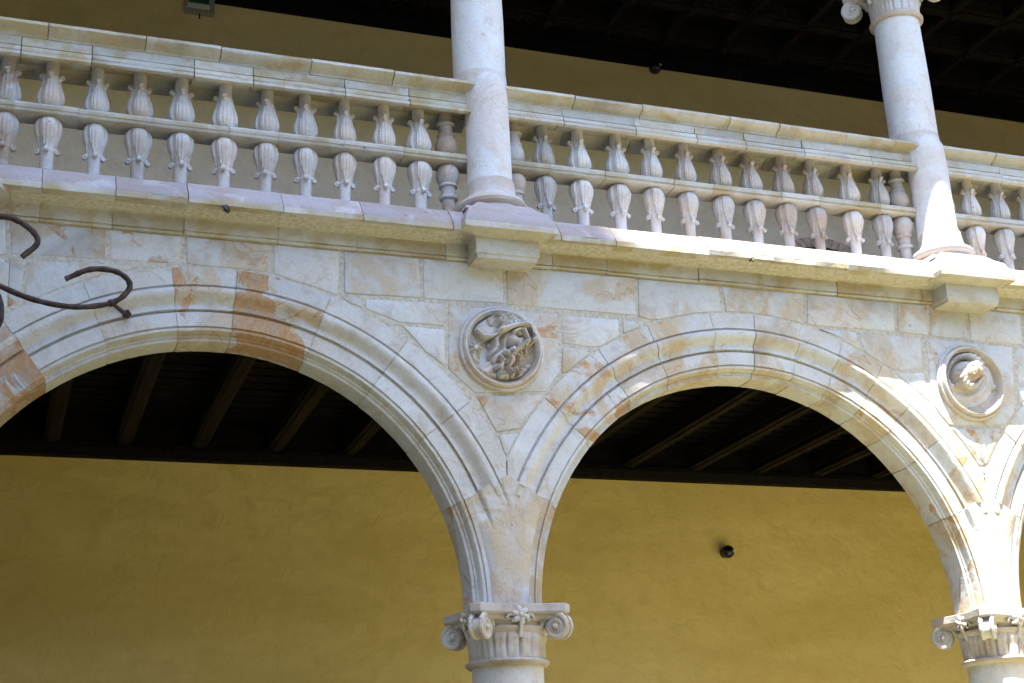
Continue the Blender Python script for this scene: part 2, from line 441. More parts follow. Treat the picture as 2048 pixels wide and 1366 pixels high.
row1(686, 839, [(842, 597), (688, 587)], (.05, 1.0, .5, 1))
row1(844, 1006, [(1008, 608), (847, 598)], (.0, 1.05, .15, 1))
row1(1011, 1270, [(1273, 632), (1013, 610)], (.33, 1.04, .55, 1))
row1(1275, 1437, [(1447, 629), (1379, 632), (1305, 642), (1276, 634)], (.0, 1.06, .25, 1))
row1(1442, 1608, [(1610, 655), (1515, 632), (1452, 629)], (.2, 1.03, .6, 1))
row1(1613, 1788, [(1791, 664), (1690, 657), (1614, 650)], (.4, 1.05, .6, 1))
row1(1793, 1855, [(1857, 672), (1795, 665)], (.1, 1.02, .7, 1))
row1(1859, 1931, [(1938, 680), (1861, 673)], (.05, 1.0, .7, 1))
row1(1935, 2040, [(2048, 690), (1941, 682)], (.05, 1.08, .2, 1))
row1(2044, 2200, [(2212, 706), (2051, 692)])
row1(2204, 2420, [(2432, 727), (2215, 708)])
pxstone([(-160, 507), (13, 515), (9, 610), (-30, 660), (-160, 700)])
pxstone([(18, 516), (53, 518), (40, 604), (14, 616)], (.62, .9, .9, 1))
pxstone([(57, 519), (215, 526), (285, 530), (276, 542), (172, 588), (60, 612), (43, 606)], (.1, .98, .7, 1))
pxstone([(681, 592), (722, 594), (726, 618), (693, 610)], (.1, .9, .8, 1))
pxstone([(727, 596), (889, 606), (890, 653), (797, 645), (731, 618)], (.1, 1.06, .25, 1))
pxstone([(803, 650), (890, 658), (891, 734), (850, 704)], (.0, 1.08, .1, 1))
pxstone([(895, 608), (1117, 627), (1119, 744), (1094, 784), (949, 787), (895, 737)], (.42, 1.03, .55, 1))
pxstone([(1123, 629), (1238, 638), (1240, 675), (1200, 697), (1124, 688)], (.16, 1.1, .2, 1))
pxstone([(1243, 639), (1300, 645), (1248, 674)], (.3, 1, .8, 1))
pxstone([(1124, 693), (1198, 701), (1134, 746), (1122, 748)], (.05, 1.0, .8, 1))
pxstone([(951, 791), (1090, 788), (1044, 860), (992, 866)], (.5, 1.02, .6, 1))
pxstone([(995, 870), (1040, 866), (1026, 945), (1018, 945)], (.1, 1, .4, 1))
pxstone([(1618, 655), (1713, 663), (1722, 708), (1690, 700)], (.15, 1.03, .7, 1))
pxstone([(1718, 664), (1843, 675), (1848, 740), (1792, 742), (1727, 712)], (.0, 1.0, .5, 1))
pxstone([(1770, 744), (1848, 744), (1858, 784), (1868, 850), (1820, 800)], (.25, 1.05, .5, 1))
pxstone([(1851, 676), (2026, 692), (2034, 850), (1990, 852), (1880, 852), (1862, 790)], (.25, 1.05, .5, 1))
pxstone([(2031, 693), (2130, 702), (2140, 775), (2036, 768)], (.1, 1.05, .4, 1))
pxstone([(2036, 772), (2110, 779), (2060, 850), (2038, 846)], (.3, 1.0, .7, 1))
pxstone([(2135, 703), (2290, 716), (2200, 730), (2142, 772)])
pxstone([(1884, 857), (2030, 855), (1990, 930), (1955, 935)], (.5, 1.02, .7, 1))
pxstone([(1958, 939), (1986, 936), (1978, 1000), (1972, 1000)])
for (a, b) in ((6.3, 6.95), (6.955, 7.7), (7.705, 8.5)):
    for j, (z0, z1) in enumerate(((-.28, 0), (-.62, -.285), (-.95, -.625), (-1.3, -.955))):
        stone([(a, z0), (b, z0), (b, z1), (a, z1)])
for (a, b) in ((-5.1, -4.5), (-4.495, -3.9)):
    for j in range(15): stone([(a, -.34*j-.335), (b, -.34*j-.335), (b, -.34*j), (a, -.34*j)])
for j in range(2): stone([(-3.895, -.34*j-.62), (-3.0, -.34*j-.62), (-3.0, -.34*j-.285), (-3.895, -.34*j-.285)])

# ------------------------------------------------------------------ cornice
CP = [(.03, -.014), (-.018, -.014), (-.026, -.004), (-.018, .006), (-.030, .008), (-.030, .088), (-.044, .090), (-.052, .100), (-.075, .106), (-.110, .112),
      (-.150, .119), (-.178, .119), (-.196, .112), (-.208, .114), (-.210, .148), (-.200, .152), (-.194, .170), (-.168, .205), (-.140, .235), (-.118, .262),
      (-.108, .275), (-.075, .300), (-.040, .316), (.03, .335)]
cornice = MB()
cornice.sweep_x([(.02, -.01), (-.022, .01), (-.022, .085), (-.17, .125), (-.18, .14), (-.10, .25), (-.02, .30), (.43, .32), (.43, .30), (.265, -.01)], -5.2, 8.6)
corn = cornice.build('cornice', MORTAR, wall)
J = [at(x, 455+.09*x, -.1)[0] for x in (-230, -90, 77, 225, 370, 560, 720, 900, 1115, 1225, 1410, 1540, 1690, 1860, 2010, 2200, 2400)]
J = [-5.2]+J+[6.3, 7.1, 7.9, 8.6]
for i in range(len(J)-1):
    a, b = J[i]+.0025, J[i+1]-.0025
    m = MB(); n = len(CP)+1; prof = CP+[(YB+.1, .335), (YB+.1, -.006)] ; prof = CP+[(.44, .337), (.44, .30), (.05, .0)]
    n = len(prof); seg = max(2, int((b-a)/.09)); V = []; F = []
    dz, dy = random.uniform(-.003, .003), random.uniform(-.004, .004)
    for s in range(seg+1):
        x = a+(b-a)*s/seg
        for j, (y, z) in enumerate(prof):
            er = random.uniform(-.0025, .0025)*(.25 if 5 < j < 13 else 1) if j < 24 else 0
            if j in (13, 14, 15) : er *= 3
            V.append((x, y+dy*(y < .02)+er, z+dz*(y < .02)+er*.6))
    for s in range(seg):
        for j in range(n): F.append((s*n+j, s*n+(j+1) % n, (s+1)*n+(j+1) % n, (s+1)*n+j))
    F += [tuple(range(n)), tuple(seg*n+j for j in range(n-1, -1, -1))]
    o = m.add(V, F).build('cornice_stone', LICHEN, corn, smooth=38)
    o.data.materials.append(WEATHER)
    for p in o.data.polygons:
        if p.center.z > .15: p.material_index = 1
    o.color = tint(.12, 1.0, .65, .12, .08, .3)
# brackets breaking forward under the upper columns
BK = [(0, -.052), (.004, -.030), (.012, -.022), (.012, .086), (.020, .090), (.038, .102), (.066, .110), (.094, .117), (.102, .112), (.110, .114), (.112, .146), (.104, .152), (.100, .196), (.080, .225), (.066, .265), (.02, .30), (-.02, .345)]
def bracket(xp, w, k):
    m = MB(); V = []; F = []; hw = w
    for (d, z) in BK:
        e = lambda: random.uniform(-.0015, .0015)
        x = hw+d; y = -.180-d
        V += [(xp-x+e(), .02, z), (xp-x+e(), y+e(), z), (xp+e(), y+e(), z+e()), (xp+x+e(), y+e(), z), (xp+x+e(), .02, z)]
    n = len(BK)
    for i in range(n-1):
        for j in range(4): F.append((i*5+j, i*5+j+1, (i+1)*5+j+1, (i+1)*5+j))
        F.append((i*5+4, i*5, (i+1)*5, (i+1)*5+4))
    F += [(0, 1, 2, 3, 4), tuple((n-1)*5+j for j in (4, 3, 2, 1, 0))]
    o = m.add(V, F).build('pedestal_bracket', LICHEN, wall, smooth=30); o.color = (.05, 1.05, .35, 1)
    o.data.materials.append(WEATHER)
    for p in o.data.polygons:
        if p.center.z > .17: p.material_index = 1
    return o
bracket(0.005, .205, 1); bracket(3.60, .215, 2); bracket(7.2, .21, 3)
# rounded bracket at the left edge of the picture
m = MB(); m.lathe([(.05, -.16), (.22, -.10), (.36, .0), (.435, .075), (.455, .085), (.46, .13), (.44, .16), (.36, .28), (.30, .33)], (-3.47, .02), 56)
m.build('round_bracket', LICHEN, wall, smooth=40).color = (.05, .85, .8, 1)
# gallery floor slab behind the cornice
tag(MB().box(-5.2, 8.6, .285, 3.2, -.36, .265).build('gallery_floor', PAVE), kind='structure')

# ------------------------------------------------------------------ columns
def volute(m, c, ax, up, r, wd, turns=1.6):
    """spiral scroll: c centre, ax the axis across the scroll, up the direction its band leaves from"""
    ax = Vector(ax).normalized(); up = Vector(up).normalized(); fw = up.cross(ax)
    c = Vector(c); n = 40
    pts = []
    for i in range(n):
        t = i/(n-1); a = t*turns*2*math.pi; rr = r*(1-.72*t)
        pts.append(c+(up*math.cos(a)+fw*math.sin(a))*rr)
    for sgn in (-1, 1):
        m.tube([q+ax*sgn*wd*.42 for q in pts], [r*.20*(1-.45*i/(n-1)) for i in range(n)], 6)
    # drum of the scroll and its eye
    V = []; F = []; s = 28
    for q, e in ((-wd*.45, .86), (-wd*.20, .80), (wd*.20, .80), (wd*.45, .86)):
        for k in range(s):
            a = 2*math.pi*k/s; V.append(c+ax*q+(up*math.cos(a)+fw*math.sin(a))*r*e)
    for i in range(3):
        for k in range(s): F.append((i*s+k, i*s+(k+1) % s, (i+1)*s+(k+1) % s, (i+1)*s+k))
    F += [tuple(range(s)), tuple(3*s+k for k in range(s-1, -1, -1))]
    m.add(V, F)
    for sgn in (-1, 1): m.ell(c+ax*sgn*wd*.5, r*.24, r*.24, r*.24, 8, 6)
def make_column(name, xp, yp, z_foot, z_neck, z_top, r0, r1, half, shaft_prof):
    root = empty(name, (xp, yp, z_foot))
    def part(mb, nm, m_, par=None, **k):
        o = mb.build(nm, m_, None, **k); adopt(o, root) if par is None else None
        if par is not None: o.parent = par
        return o
    part(MB().lathe(shaft_prof, (xp, yp), 48), 'shaft', SHAFT, smooth=45, color=(.12, 1.02, .4, 1))
    # capital: fluted bell with leaves between necking and abacus
    H = z_top-z_neck
    bell = MB()
    rb = r1*1.03
    pr = [(rb, z_neck-.002), (rb*1.0, z_neck+.10*H), (rb*1.01, z_neck+.35*H), (rb*1.06, z_neck+.52*H), (rb*1.13, z_neck+.58*H), (rb*1.15, z_neck+.63*H), (rb*1.05, z_neck+.64*H), (rb*1.06, z_neck+.70*H), (rb*1.14, z_neck+.72*H), (rb*1.16, z_neck+.76*H)]
    pr2 = []
    for i in range(len(pr)-1):
        for j in range(3): t = j/3; pr2.append((pr[i][0]*(1-t)+pr[i+1][0]*t, pr[i][1]*(1-t)+pr[i+1][1]*t))
    pr2.append(pr[-1])
    def mod(r, z, a):
        t = (z-z_neck)/H
        if t < .06 or t > .5: return r
        k = math.sin(min(1, (t-.06)/.1)*math.pi/2)*math.sin(min(1, (.5-t)/.08)*math.pi/2)
        g = abs((a*18/(2*math.pi)) % 1-.5)*2                      # tongues split by narrow channels
        rib = math.exp(-((g-1)/.16)**2)
        return r*(1+k*(.045-.085*math.exp(-(g/.22)**2)-.03*rib)+.05*max(0, (t-.36)/.14)*k*(1-g*.3))
    cap = part(bell.lathe(pr2, (xp, yp), 128, mod), 'capital', CARVED, smooth=40, color=(.2, .98, .6, 1))
    part(MB().lathe([(r1*.98, z_neck-.045*H), (r1*1.10, z_neck-.04*H), (r1*1.17, z_neck), (r1*1.18, z_neck+.035*H), (r1*1.12, z_neck+.07*H), (r1*.99, z_neck+.075*H)], (xp, yp), 64), 'necking_ring', CARVED, cap, smooth=40, color=(.5, .9, .9, 1))
    # abacus with hollow sides and cut corners
    ab = MB(); pts = []
    cut = half*.15; hol = half*.14
    for q in range(4):
        for i in range(13):
            t = i/12; u = -half+cut+(2*half-2*cut)*t; v = -half+hol*math.sin(math.pi*t)
            a = q*math.pi/2; pts.append((u*math.cos(a)-v*math.sin(a), u*math.sin(a)+v*math.cos(a)))
    V = []; F = []; n = len(pts)
    for s_, z in ((.84, z_neck+.74*H), (.88, z_neck+.78*H), (.89, z_neck+.81*H), (.97, z_neck+.83*H), (1.0, z_neck+.86*H), (1.0, z_top-.01*H), (.985, z_top)):
        V += [(xp+a*s_, yp+b*s_, z) for a, b in pts]
    for i in range(6):
        for k in range(n): F.append((i*n+k, i*n+(k+1) % n, (i+1)*n+(k+1) % n, (i+1)*n+k))
    F += [tuple(range(n-1, -1, -1)), tuple(6*n+k for k in range(n))]
    part(ab.add(V, F), 'abacus', CARVED, cap, smooth=30, jit=.0012, color=(.15, .88, .6, 1))
    for q in range(4):
        a = math.pi/4+q*math.pi/2; d = Vector((math.cos(a), math.sin(a), 0))
        vm = MB(); rr = H*.235
        volute(vm, Vector((xp, yp, z_neck+.59*H))+d*(half*1.20-rr*.4), d.cross(Vector((0, 0, 1))), (0, 0, 1), rr, half*.27)
        # band that rises from the bell and curls over
        side = d.cross(Vector((0, 0, 1)))
        for sg in (-1, 1):
            p0 = Vector((xp, yp, z_neck+.50*H))+d*r1*1.0+side*sg*half*.08
            p3 = Vector((xp, yp, z_neck+.80*H))+d*(half*1.14-rr*.4)+side*sg*half*.13
            vm.tube([p0.lerp(p3, t)+Vector((0, 0, H*.10*math.sin(t*math.pi))) for t in (0, .25, .5, .75, 1)], [H*.05, H*.055, H*.055, H*.05, H*.045], 6)
        part(vm, 'volute', CARVED, cap, smooth=50, jit=.001, color=(.2, 1.0, .55, 1))
        # flower in the middle of each side of the abacus
        a = q*math.pi/2; d = Vector((math.cos(a), math.sin(a), 0)); side = d.cross(Vector((0, 0, 1))); fm = MB()
        c = Vector((xp, yp, z_neck+.80*H))+d*(half*.86)
        for pz in range(6):
            b = pz*math.pi/3+.3; e = side*math.cos(b)+Vector((0, 0, 1))*math.sin(b); fm.ell(c+e*H*.095, H*.085, H*.05, H*.032, 10, 6, Matrix((e, e.cross(d), d)).transposed())
        fm.ell(c+d*H*.03, H*.045, H*.045, H*.045, 10, 6)
        fm.tube([c-Vector((0, 0, H*.1)), c-d*half*.06-Vector((0, 0, H*.24)), c-d*half*.12-Vector((0, 0, H*.36))], [H*.05, H*.04, H*.055], 7)
        for sg in (-1, 1):
            cc = c+side*sg*half*.18-d*half*.03-Vector((0, 0, H*.06))
            fm.tube([cc+(side*sg*math.cos(t*4.6)+Vector((0, 0, 1))*math.sin(t*4.6))*H*.085*(1-.5*t) for t in [i/9 for i in range(10)]], H*.026, 6)
        part(fm, 'rosette', CARVED, cap, smooth=50, jit=.001, color=(.2, 1.0, .6, 1))
    return root
LZ = -2.58
lp = [(.34, GZ+.14), (.34, GZ+.30), (.30, GZ+.31), (.32, GZ+.36), (.30, GZ+.42), (.26, GZ+.44), (.255, GZ+.50), (.236, GZ+.55), (.23, -3.8), (.216, LZ-.06), (.218, LZ)]
lowcol = make_column('lower_column', 0, .145, GZ+.14, LZ, -2.245, .222, .218, .315, lp)
LOW = {0: 'lower stone column with scrolled capital under the meeting of the two full arches', 3.6: 'sunlit lower stone column with scrolled capital at the right edge'}
lc = [lowcol]
for xp in (3.6, -3.6, 7.2):
    c_ = copy_tree(lowcol); c_.location.x = xp; lc.append(c_)
for o, l in zip(lc, ('lower stone column in shade with scrolled capital, under the helmeted medallion', 'sunlit lower stone column with scrolled capital at the right edge of the picture',
                     'lower stone column at the far left foot of the left arch', 'lower stone column beyond the right edge of the picture')):
    tag(o, l, 'column', 'lower arcade columns')
UZ = 2.50
up = [(.184, 1.30), (.186, 1.9), (.178, UZ-.04), (.180, UZ)]
def upper(xp):
    c = make_column('upper_column', xp, .2, .34, UZ, 2.86, .184, .180, .30, up)
    dy = .115
    dr = MB().lathe([(.150, .50), (.153, .56), (.158, .60), (.153, .62), (.152, .90), (.150, 1.20), (.145, 1.34), (.11, 1.42)], (xp+.012, dy), 40)
    adopt(dr.build('lower_drum', SHAFT, None, smooth=45, color=(.1, .98, .6, 1), jit=.0008), c)
    cl = MB().lathe([(.186, 1.18), (.190, 1.30), (.190, 1.43), (.187, 1.455), (.17, 1.46)], (xp, .2), 40, mod=lambda r, z, a: r*(1+.004*math.sin(3*a+z*40)))
    adopt(cl.build('joint_collar', SHAFT, None, smooth=45, color=(.15, .93, .7, 1)), c)
    bs = MB().lathe([(.205, .325), (.225, .36), (.205, .385), (.235, .40), (.242, .42), (.225, .445), (.185, .47), (.168, .50), (.160, .56), (.158, .60), (.15, .60)], (xp+.012, dy-.02), 48)
    adopt(bs.build('base', CARVED, None, smooth=40, color=(.15, .95, .6, 1), jit=.001), c)
    im = MB().box(xp-.19, xp+.19, .05, .37, 2.861, 3.16); adopt(im.build('impost_block', STONE), c)
    pl = MB(); h0, h1 = .26, .24
    pl.add([(xp-h0, -.16, .30), (xp+h0, -.16, .30), (xp+h0, .40, .30), (xp-h0, .40, .30), (xp-h1, -.11, .338), (xp+h1, -.11, .338), (xp+h1, .38, .338), (xp-h1, .38, .338)],
           [(0,1,5,4),(1,2,6,5),(2,3,7,6),(3,0,4,7),(4,5,6,7),(3,2,1,0)])
    adopt(pl.build('plinth', WEATHER, None, jit=.002, color=(.05, 1.15, .3, 1)), c)
    return c
uc = [upper(0.0)]
for xp in (3.6, 7.2, -3.6):
    c_ = copy_tree(uc[0]); c_.location.x = xp; uc.append(c_)
for o, l in zip(uc, ('pale upper gallery column with its capital above the picture, over the helmeted medallion', 'upper gallery column at right with visible scrolled capital and sunlit foot',
                     'upper gallery column beyond the right edge of the picture', 'upper gallery column beyond the left edge of the picture')):
    tag(o, l, 'column', 'upper gallery columns')

# ------------------------------------------------------------------ balustrades
def lerp_prof(P, k=3):
    o = []
    for i in range(len(P)-1):
        for j in range(k): t = j/k; o.append((P[i][0]*(1-t)+P[i+1][0]*t, P[i][1]*(1-t)+P[i+1][1]*t))
    return o+[P[-1]]
ZM = .805
HALF = [(.040, 0), (.046, .03), (.062, .048), (.074, .072), (.0785, .100), (.076, .125), (.069, .155), (.058, .190), (.050, .222), (.046, .245), (.0445, .258), (.041, .262), (.040, .30), (.0395, .385)]
def baluster_mesh(variant):
    m = MB(); sm = lerp_prof(HALF, 3)
    prof = [(r, ZM-z) for r, z in reversed(sm)]+[(r, ZM+z) for r, z in sm[1:]]
    ph = [0, .12][variant]
    def mod(r, z, a):
        h = abs(z-ZM)
        if h < .035 or h > .262: return r
        k = min(1, (h-.035)/.03)*min(1, (.262-h)/.02)
        b = ((a+ph+math.pi/4) % (math.pi/2))-math.pi/4          # four leaves
        edge = R(33)*(1 if h < .17 else max(.45, 1-(h-.17)/.12))
        if abs(b) < edge:
            rib = .038*math.cos(b*20)-.010+(.035 if abs(b) > edge*.80 else 0)
            return r*(1+k*(.050+rib))
        return r*(1-k*.15)
    m.lathe(prof, (0, 0), 72, mod)
    for s in (-1, 1):
        for q in range(4):
            if (variant == 1 and q == 0 and s == 1): continue       # a broken scroll
            a = q*math.pi/2-ph; d = Vector((math.cos(a), math.sin(a), 0)); t = Vector((-d.y, d.x, 0))
            c = d*.059+Vector((0, 0, ZM+s*.262))
            V = []; F = []; n = 14; rr = .0150; hw = .013
            for (u, e) in ((-hw, .55), (-hw-.002, .62), (-hw, 1), (hw, 1), (hw+.002, .62), (hw, .55), (hw*.5, .4)):
                for k in range(n):
                    b = 2*math.pi*k/n; V.append(c+t*u+(d*math.cos(b)+Vector((0, 0, 1))*math.sin(b))*rr*e)
            for i in range(6):
                for k in range(n): F.append((i*n+k, i*n+(k+1) % n, (i+1)*n+(k+1) % n, (i+1)*n+k))
            F += [tuple(range(n)), tuple(6*n+k for k in range(n-1, -1, -1))]
            m.add(V, F)
            m.ell(c-d*.012-Vector((0, 0, s*.012)), .016, .016, .02, 8, 6)
    return m
def plain_mesh():
    m = MB()
    H2 = [(.040, 0), (.046, .03), (.062, .048), (.074, .075), (.077, .105), (.070, .145), (.056, .175), (.060, .180), (.060, .195), (.047, .20), (.045, .262), (.058, .266), (.062, .275), (.058, .287), (.043, .29), (.042, .385)]
    sm = lerp_prof(H2, 2)
    m.lathe([(r, ZM-z) for r, z in reversed(sm)]+[(r, ZM+z) for r, z in sm[1:]], (0, 0), 32)
    return m
b_a = baluster_mesh(0).build('baluster', CARVED, None, smooth=50)
b_b = baluster_mesh(1).build('baluster', CARVED, None, smooth=50)
b_p = plain_mesh().build('end_baluster', CARVED, None, smooth=50)
MA, MBm, MP = b_a.data, b_b.data, b_p.data
for o in (b_a, b_b, b_p): bpy.data.objects.remove(o)
BX = [[-3.36, -3.092, -2.839, -2.556, -2.292, -2.026, -1.761, -1.497, -1.228, -.968, -.702, -.445, -.245],
      [.238, .462, .736, 1.012, 1.288, 1.558, 1.845, 2.116, 2.366, 2.634, 2.941, 3.196, 3.380],
      [3.80, 4.06, 4.328, 4.60, 4.87, 5.14, 5.41, 5.68, 5.95, 6.22, 6.50, 6.76, 6.96]]
RAILP = [(.36, 1.115), (.36, 1.33), (.12, 1.352), (.040, 1.350), (.022, 1.340), (.018, 1.318), (.030, 1.308), (.050, 1.296), (.078, 1.284), (.090, 1.276), (.092, 1.262)]
FASC = [(.36, 1.18), (.36, 1.264), (.096, 1.264), (.096, 1.258), (.084, 1.254), (.080, 1.196), (.088, 1.190), (.086, 1.184), (.062, 1.178), (.056, 1.150), (.060, 1.142), (.052, 1.138), (.048, 1.116), (.064, 1.108), (.085, 1.112), (.125, 1.160), (.33, 1.172)]
MIDP = [(.312, .782), (.312, .828), (.300, .838), (.146, .838), (.132, .832), (.126, .818), (.130, .800), (.138, .796), (.138, .786), (.130, .782), (.134, .774), (.150, .770), (.30, .770)]
def run(prof, a, b, er=.0018, top=None):
    n = len(prof); seg = max(2, int((b-a)/.08)); V = []; F = []; dy, dz = random.uniform(-.003, .003), random.uniform(-.003, .003)
    for s in range(seg+1):
        x = a+(b-a)*s/seg
        for j, (y, z) in enumerate(prof):
            e = random.uniform(-er, er)
            if top and j in top: e *= 2.5
            V.append((x, y+dy+e, z+dz+e*.8))
    for s in range(seg):
        for j in range(n): F.append((s*n+j, s*n+(j+1) % n, (s+1)*n+(j+1) % n, (s+1)*n+j))
    F += [tuple(range(n)), tuple(seg*n+j for j in range(n-1, -1, -1))]
    return MB().add(V, F)
def cuts(a, b, step):
    k = max(1, round((b-a)/step)); L = [a+(b-a)*i/k for i in range(k+1)]
    return [L[0]]+[x+random.uniform(-.18, .18)*step for x in L[1:-1]]+[L[-1]]
BL = ('shaded stone balustrade with leafy double balusters between the left edge and the first upper column', 'stone balustrade with leafy double balusters between the two upper columns',
      'stone balustrade with leafy double balusters right of the right upper column')
for k in range(3):
    xa, xb = XP[k]+.09, XP[k+1]-.09
    root = empty('stone_balustrade', ((xa+xb)/2, .22, .34))
    tag(root, BL[k], 'balustrade', 'upper gallery balustrades')
    hr = MB().sweep_x([(.34, 1.185), (.34, 1.33), (.06, 1.335), (.10, 1.28), (.105, 1.185)], xa, xb).build('handrail', MORTAR)
    adopt(hr, root)
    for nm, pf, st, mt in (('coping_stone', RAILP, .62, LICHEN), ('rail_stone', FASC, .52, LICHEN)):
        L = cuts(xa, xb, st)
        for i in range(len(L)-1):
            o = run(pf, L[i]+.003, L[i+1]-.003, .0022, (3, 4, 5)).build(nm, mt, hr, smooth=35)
            o.matrix_parent_inverse = Matrix.Translation(-Vector(root.location)) if False else Matrix()
            o.color = tint(.10, 1.0, .62, .10, .10, .35)
    mr = MB().sweep_x([(.305, .786), (.305, .832), (.15, .832), (.145, .775), (.30, .775)], xa, xb).build('middle_rail', MORTAR)
    adopt(mr, root)
    L = cuts(xa, xb, .42)
    for i in range(len(L)-1):
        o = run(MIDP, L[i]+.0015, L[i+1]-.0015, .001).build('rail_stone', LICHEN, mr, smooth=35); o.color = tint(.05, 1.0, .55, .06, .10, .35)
    for i, x in enumerate(BX[k]):
        me = MP if i in (0, 12) else (MBm if random.random() < .4 else MA)
        o = bpy.data.objects.new('end_baluster' if i in (0, 12) else 'baluster', me); COL.objects.link(o)
        o.parent = root; o.location = Vector((x, .22, 0))-Vector(root.location)
        if i not in (0, 12): o.rotation_euler.z = random.choice([0, math.pi/2, math.pi])+random.uniform(-.12, .12)
        e = random.uniform(-.05, .05); o.scale = (1+e, 1+e, 1)
        o.rotation_euler.x = random.uniform(-.012, .012); o.rotation_euler.y = random.uniform(-.012, .012)
        o.color = tint(.08+.12*(x > 1.8), .96, .35+.3*(x > 1.8), .08, .20, .35)
        if random.random() < .22: o.color = (.4, .82, 1, 1)

# ------------------------------------------------------------------ medallions
def disc_y(m, prof, cx, cz, seg=64):
    """lathe about the y axis: (r, y)"""
    V = []; F = []
    for (r, y) in prof:
        for k in range(seg):
            a = 2*math.pi*k/seg; V.append((cx+r*math.cos(a), y, cz+r*math.sin(a)))
    for i in range(len(prof)-1):
        for k in range(seg): F.append((i*seg+k, i*seg+(k+1) % seg, (i+1)*seg+(k+1) % seg, (i+1)*seg+k))
    return m.add(V, F)
RIM = [(.288, .004), (.288, -.020), (.283, -.030), (.274, -.034), (.267, -.028), (.264, -.046), (.257, -.058), (.248, -.060), (.241, -.052), (.238, -.044), (.234, -.050), (.230, -.044), (.227, -.020), (.225, .0), (.222, .006)]
def medallion(px, pz, label):
    r = empty('carved_medallion', (px, 0, pz)); tag(r, label, 'medallion', 'carved roundels in the spandrels')
    rim = disc_y(MB(), RIM, px, pz).build('rim', CARVED, None, smooth=40, jit=.0008, color=(.25, 1.0, .6, 1)); adopt(rim, r)
    return r
def relief(mx, mz, root, comps, zmap, n=170, rad=.2255, gain=1.0, yd=-.08):
    """carved relief: every component is a height function in tracing coordinates; the highest one owns the spot"""
    step = 2*rad/n; H = {}; own = {}
    inv = {}
    # tracing coordinates are affine over the small roundel: fit from three corners
    p0 = Vector(at(*zmap(0, 0), yd)); px_ = (Vector(at(*zmap(1000, 0), yd))-p0)/1000; py_ = (Vector(at(*zmap(0, 1000), yd))-p0)/1000
    det = px_.x*py_.y-py_.x*px_.y
    def uv(x, z):
        dx, dz = x-p0.x, z-p0.y
        return ((dx*py_.y-py_.x*dz)/det, (px_.x*dz-dx*px_.y)/det)
    for a in range(n+1):
        for b in range(n+1):
            x = -rad+a*step; z = -rad+b*step
            if x*x+z*z > (rad+step)**2: continue
            u, v = uv(mx+x, mz+z); best = 0.0; ow = 'background_disc'
            for nm, fn in comps:
                hgt = fn(u, v)*gain
                if hgt > best: best = hgt; ow = nm
            rr = math.hypot(x, z)/rad
            H[a, b] = max(0, best)*(1 if rr < .93 else max(.0, (1.0-rr)/.07)); own[a, b] = ow
    parts = {}
    for a in range(n):
        for b in range(n):
            q = [(a, b), (a+1, b), (a+1, b+1), (a, b+1)]
            if any(k not in H for k in q): continue
            nm = max(((H[k], own[k]) for k in q))[1]
            m = parts.setdefault(nm, (MB(), {}))
            mb, idx = m; f = []
            for k in q:
                if k not in idx:
                    idx[k] = len(mb.v); mb.v.append((mx-rad+k[0]*step, .006-H[k]+random.uniform(-.0006, .0006), mz-rad+k[1]*step))
                f.append(idx[k])
            mb.f.append(tuple(f))
    return parts
def el(cx, cy, rx, ry, h, rot=0, pw=.5, base=0):
    c, s_ = math.cos(R(rot)), math.sin(R(rot))
    def f(u, v):
        dx, dy = u-cx, v-cy; a = (dx*c+dy*s_)/rx; b = (-dx*s_+dy*c)/ry; d = a*a+b*b
        return base+h*(1-d)**pw if d < 1 else 0
    return f
def stroke(pts, wd, h, base=0):
    """raised rounded band along a polyline"""
    S_ = [Vector(p) for p in smooth_path([(a, b, 0) for a, b in pts], 5)]
    def f(u, v):
        best = 1e9; p = Vector((u, v, 0)); tt = 0
        for i in range(len(S_)-1):
            a = S_[i]; d = S_[i+1]-a; t = max(0, min(1, (p-a).dot(d)/max(d.length_squared, 1e-9))); q = (p-a-d*t).length
            if q < best: best = q; tt = (i+t)/(len(S_)-1)
        ww = wd*(1-.35*tt)
        return base+h*math.sqrt(1-(best/ww)**2) if best < ww else 0
    lo = (min(p.x for p in S_)-wd, min(p.y for p in S_)-wd); hi = (max(p.x for p in S_)+wd, max(p.y for p in S_)+wd)
    return lambda u, v: f(u, v) if lo[0] < u < hi[0] and lo[1] < v < hi[1] else 0
def groove(fn, g): return lambda u, v: (lambda q: q+g(u, v) if q > 0 else 0)(fn(u, v))
def union(*fs): return lambda u, v: max(f(u, v) for f in fs)
def smooth_path(P, k=6):
    P = [Vector(p) for p in P]; P = [2*P[0]-P[1]]+P+[2*P[-1]-P[-2]]; o = []
    for i in range(1, len(P)-2):
        for j in range(k):
            t = j/k; a, b, c, d = P[i-1], P[i], P[i+1], P[i+2]
            o.append(.5*((2*b)+(c-a)*t+(2*a-5*b+4*c-d)*t*t+(3*b-a-3*c+d)*t**3))
    return o+[P[-2]]
M1 = (-.004, -.603)
m1 = medallion(*M1, 'round medallion carved with a helmeted bearded head in profile')
cap = groove(el(905, 350, 270, 180, .070, 12, .35), lambda u, v: .005*math.sin(u/19+v/31)*math.sin(v/23))
wing = groove(union(el(660, 430, 170, 150, .050, 25, .13), stroke([(500, 380), (515, 480), (600, 555), (720, 560), (830, 500)], 26, .020, .042)), lambda u, v: -.018 if (480 < v+u*.1 < 520 or 560 < u < 690) and v < 440 else 0)
brim = stroke([(810, 505), (920, 472), (1060, 440), (1190, 452), (1270, 520), (1285, 610), (1250, 660)], 40, .040, .060)
crest = []
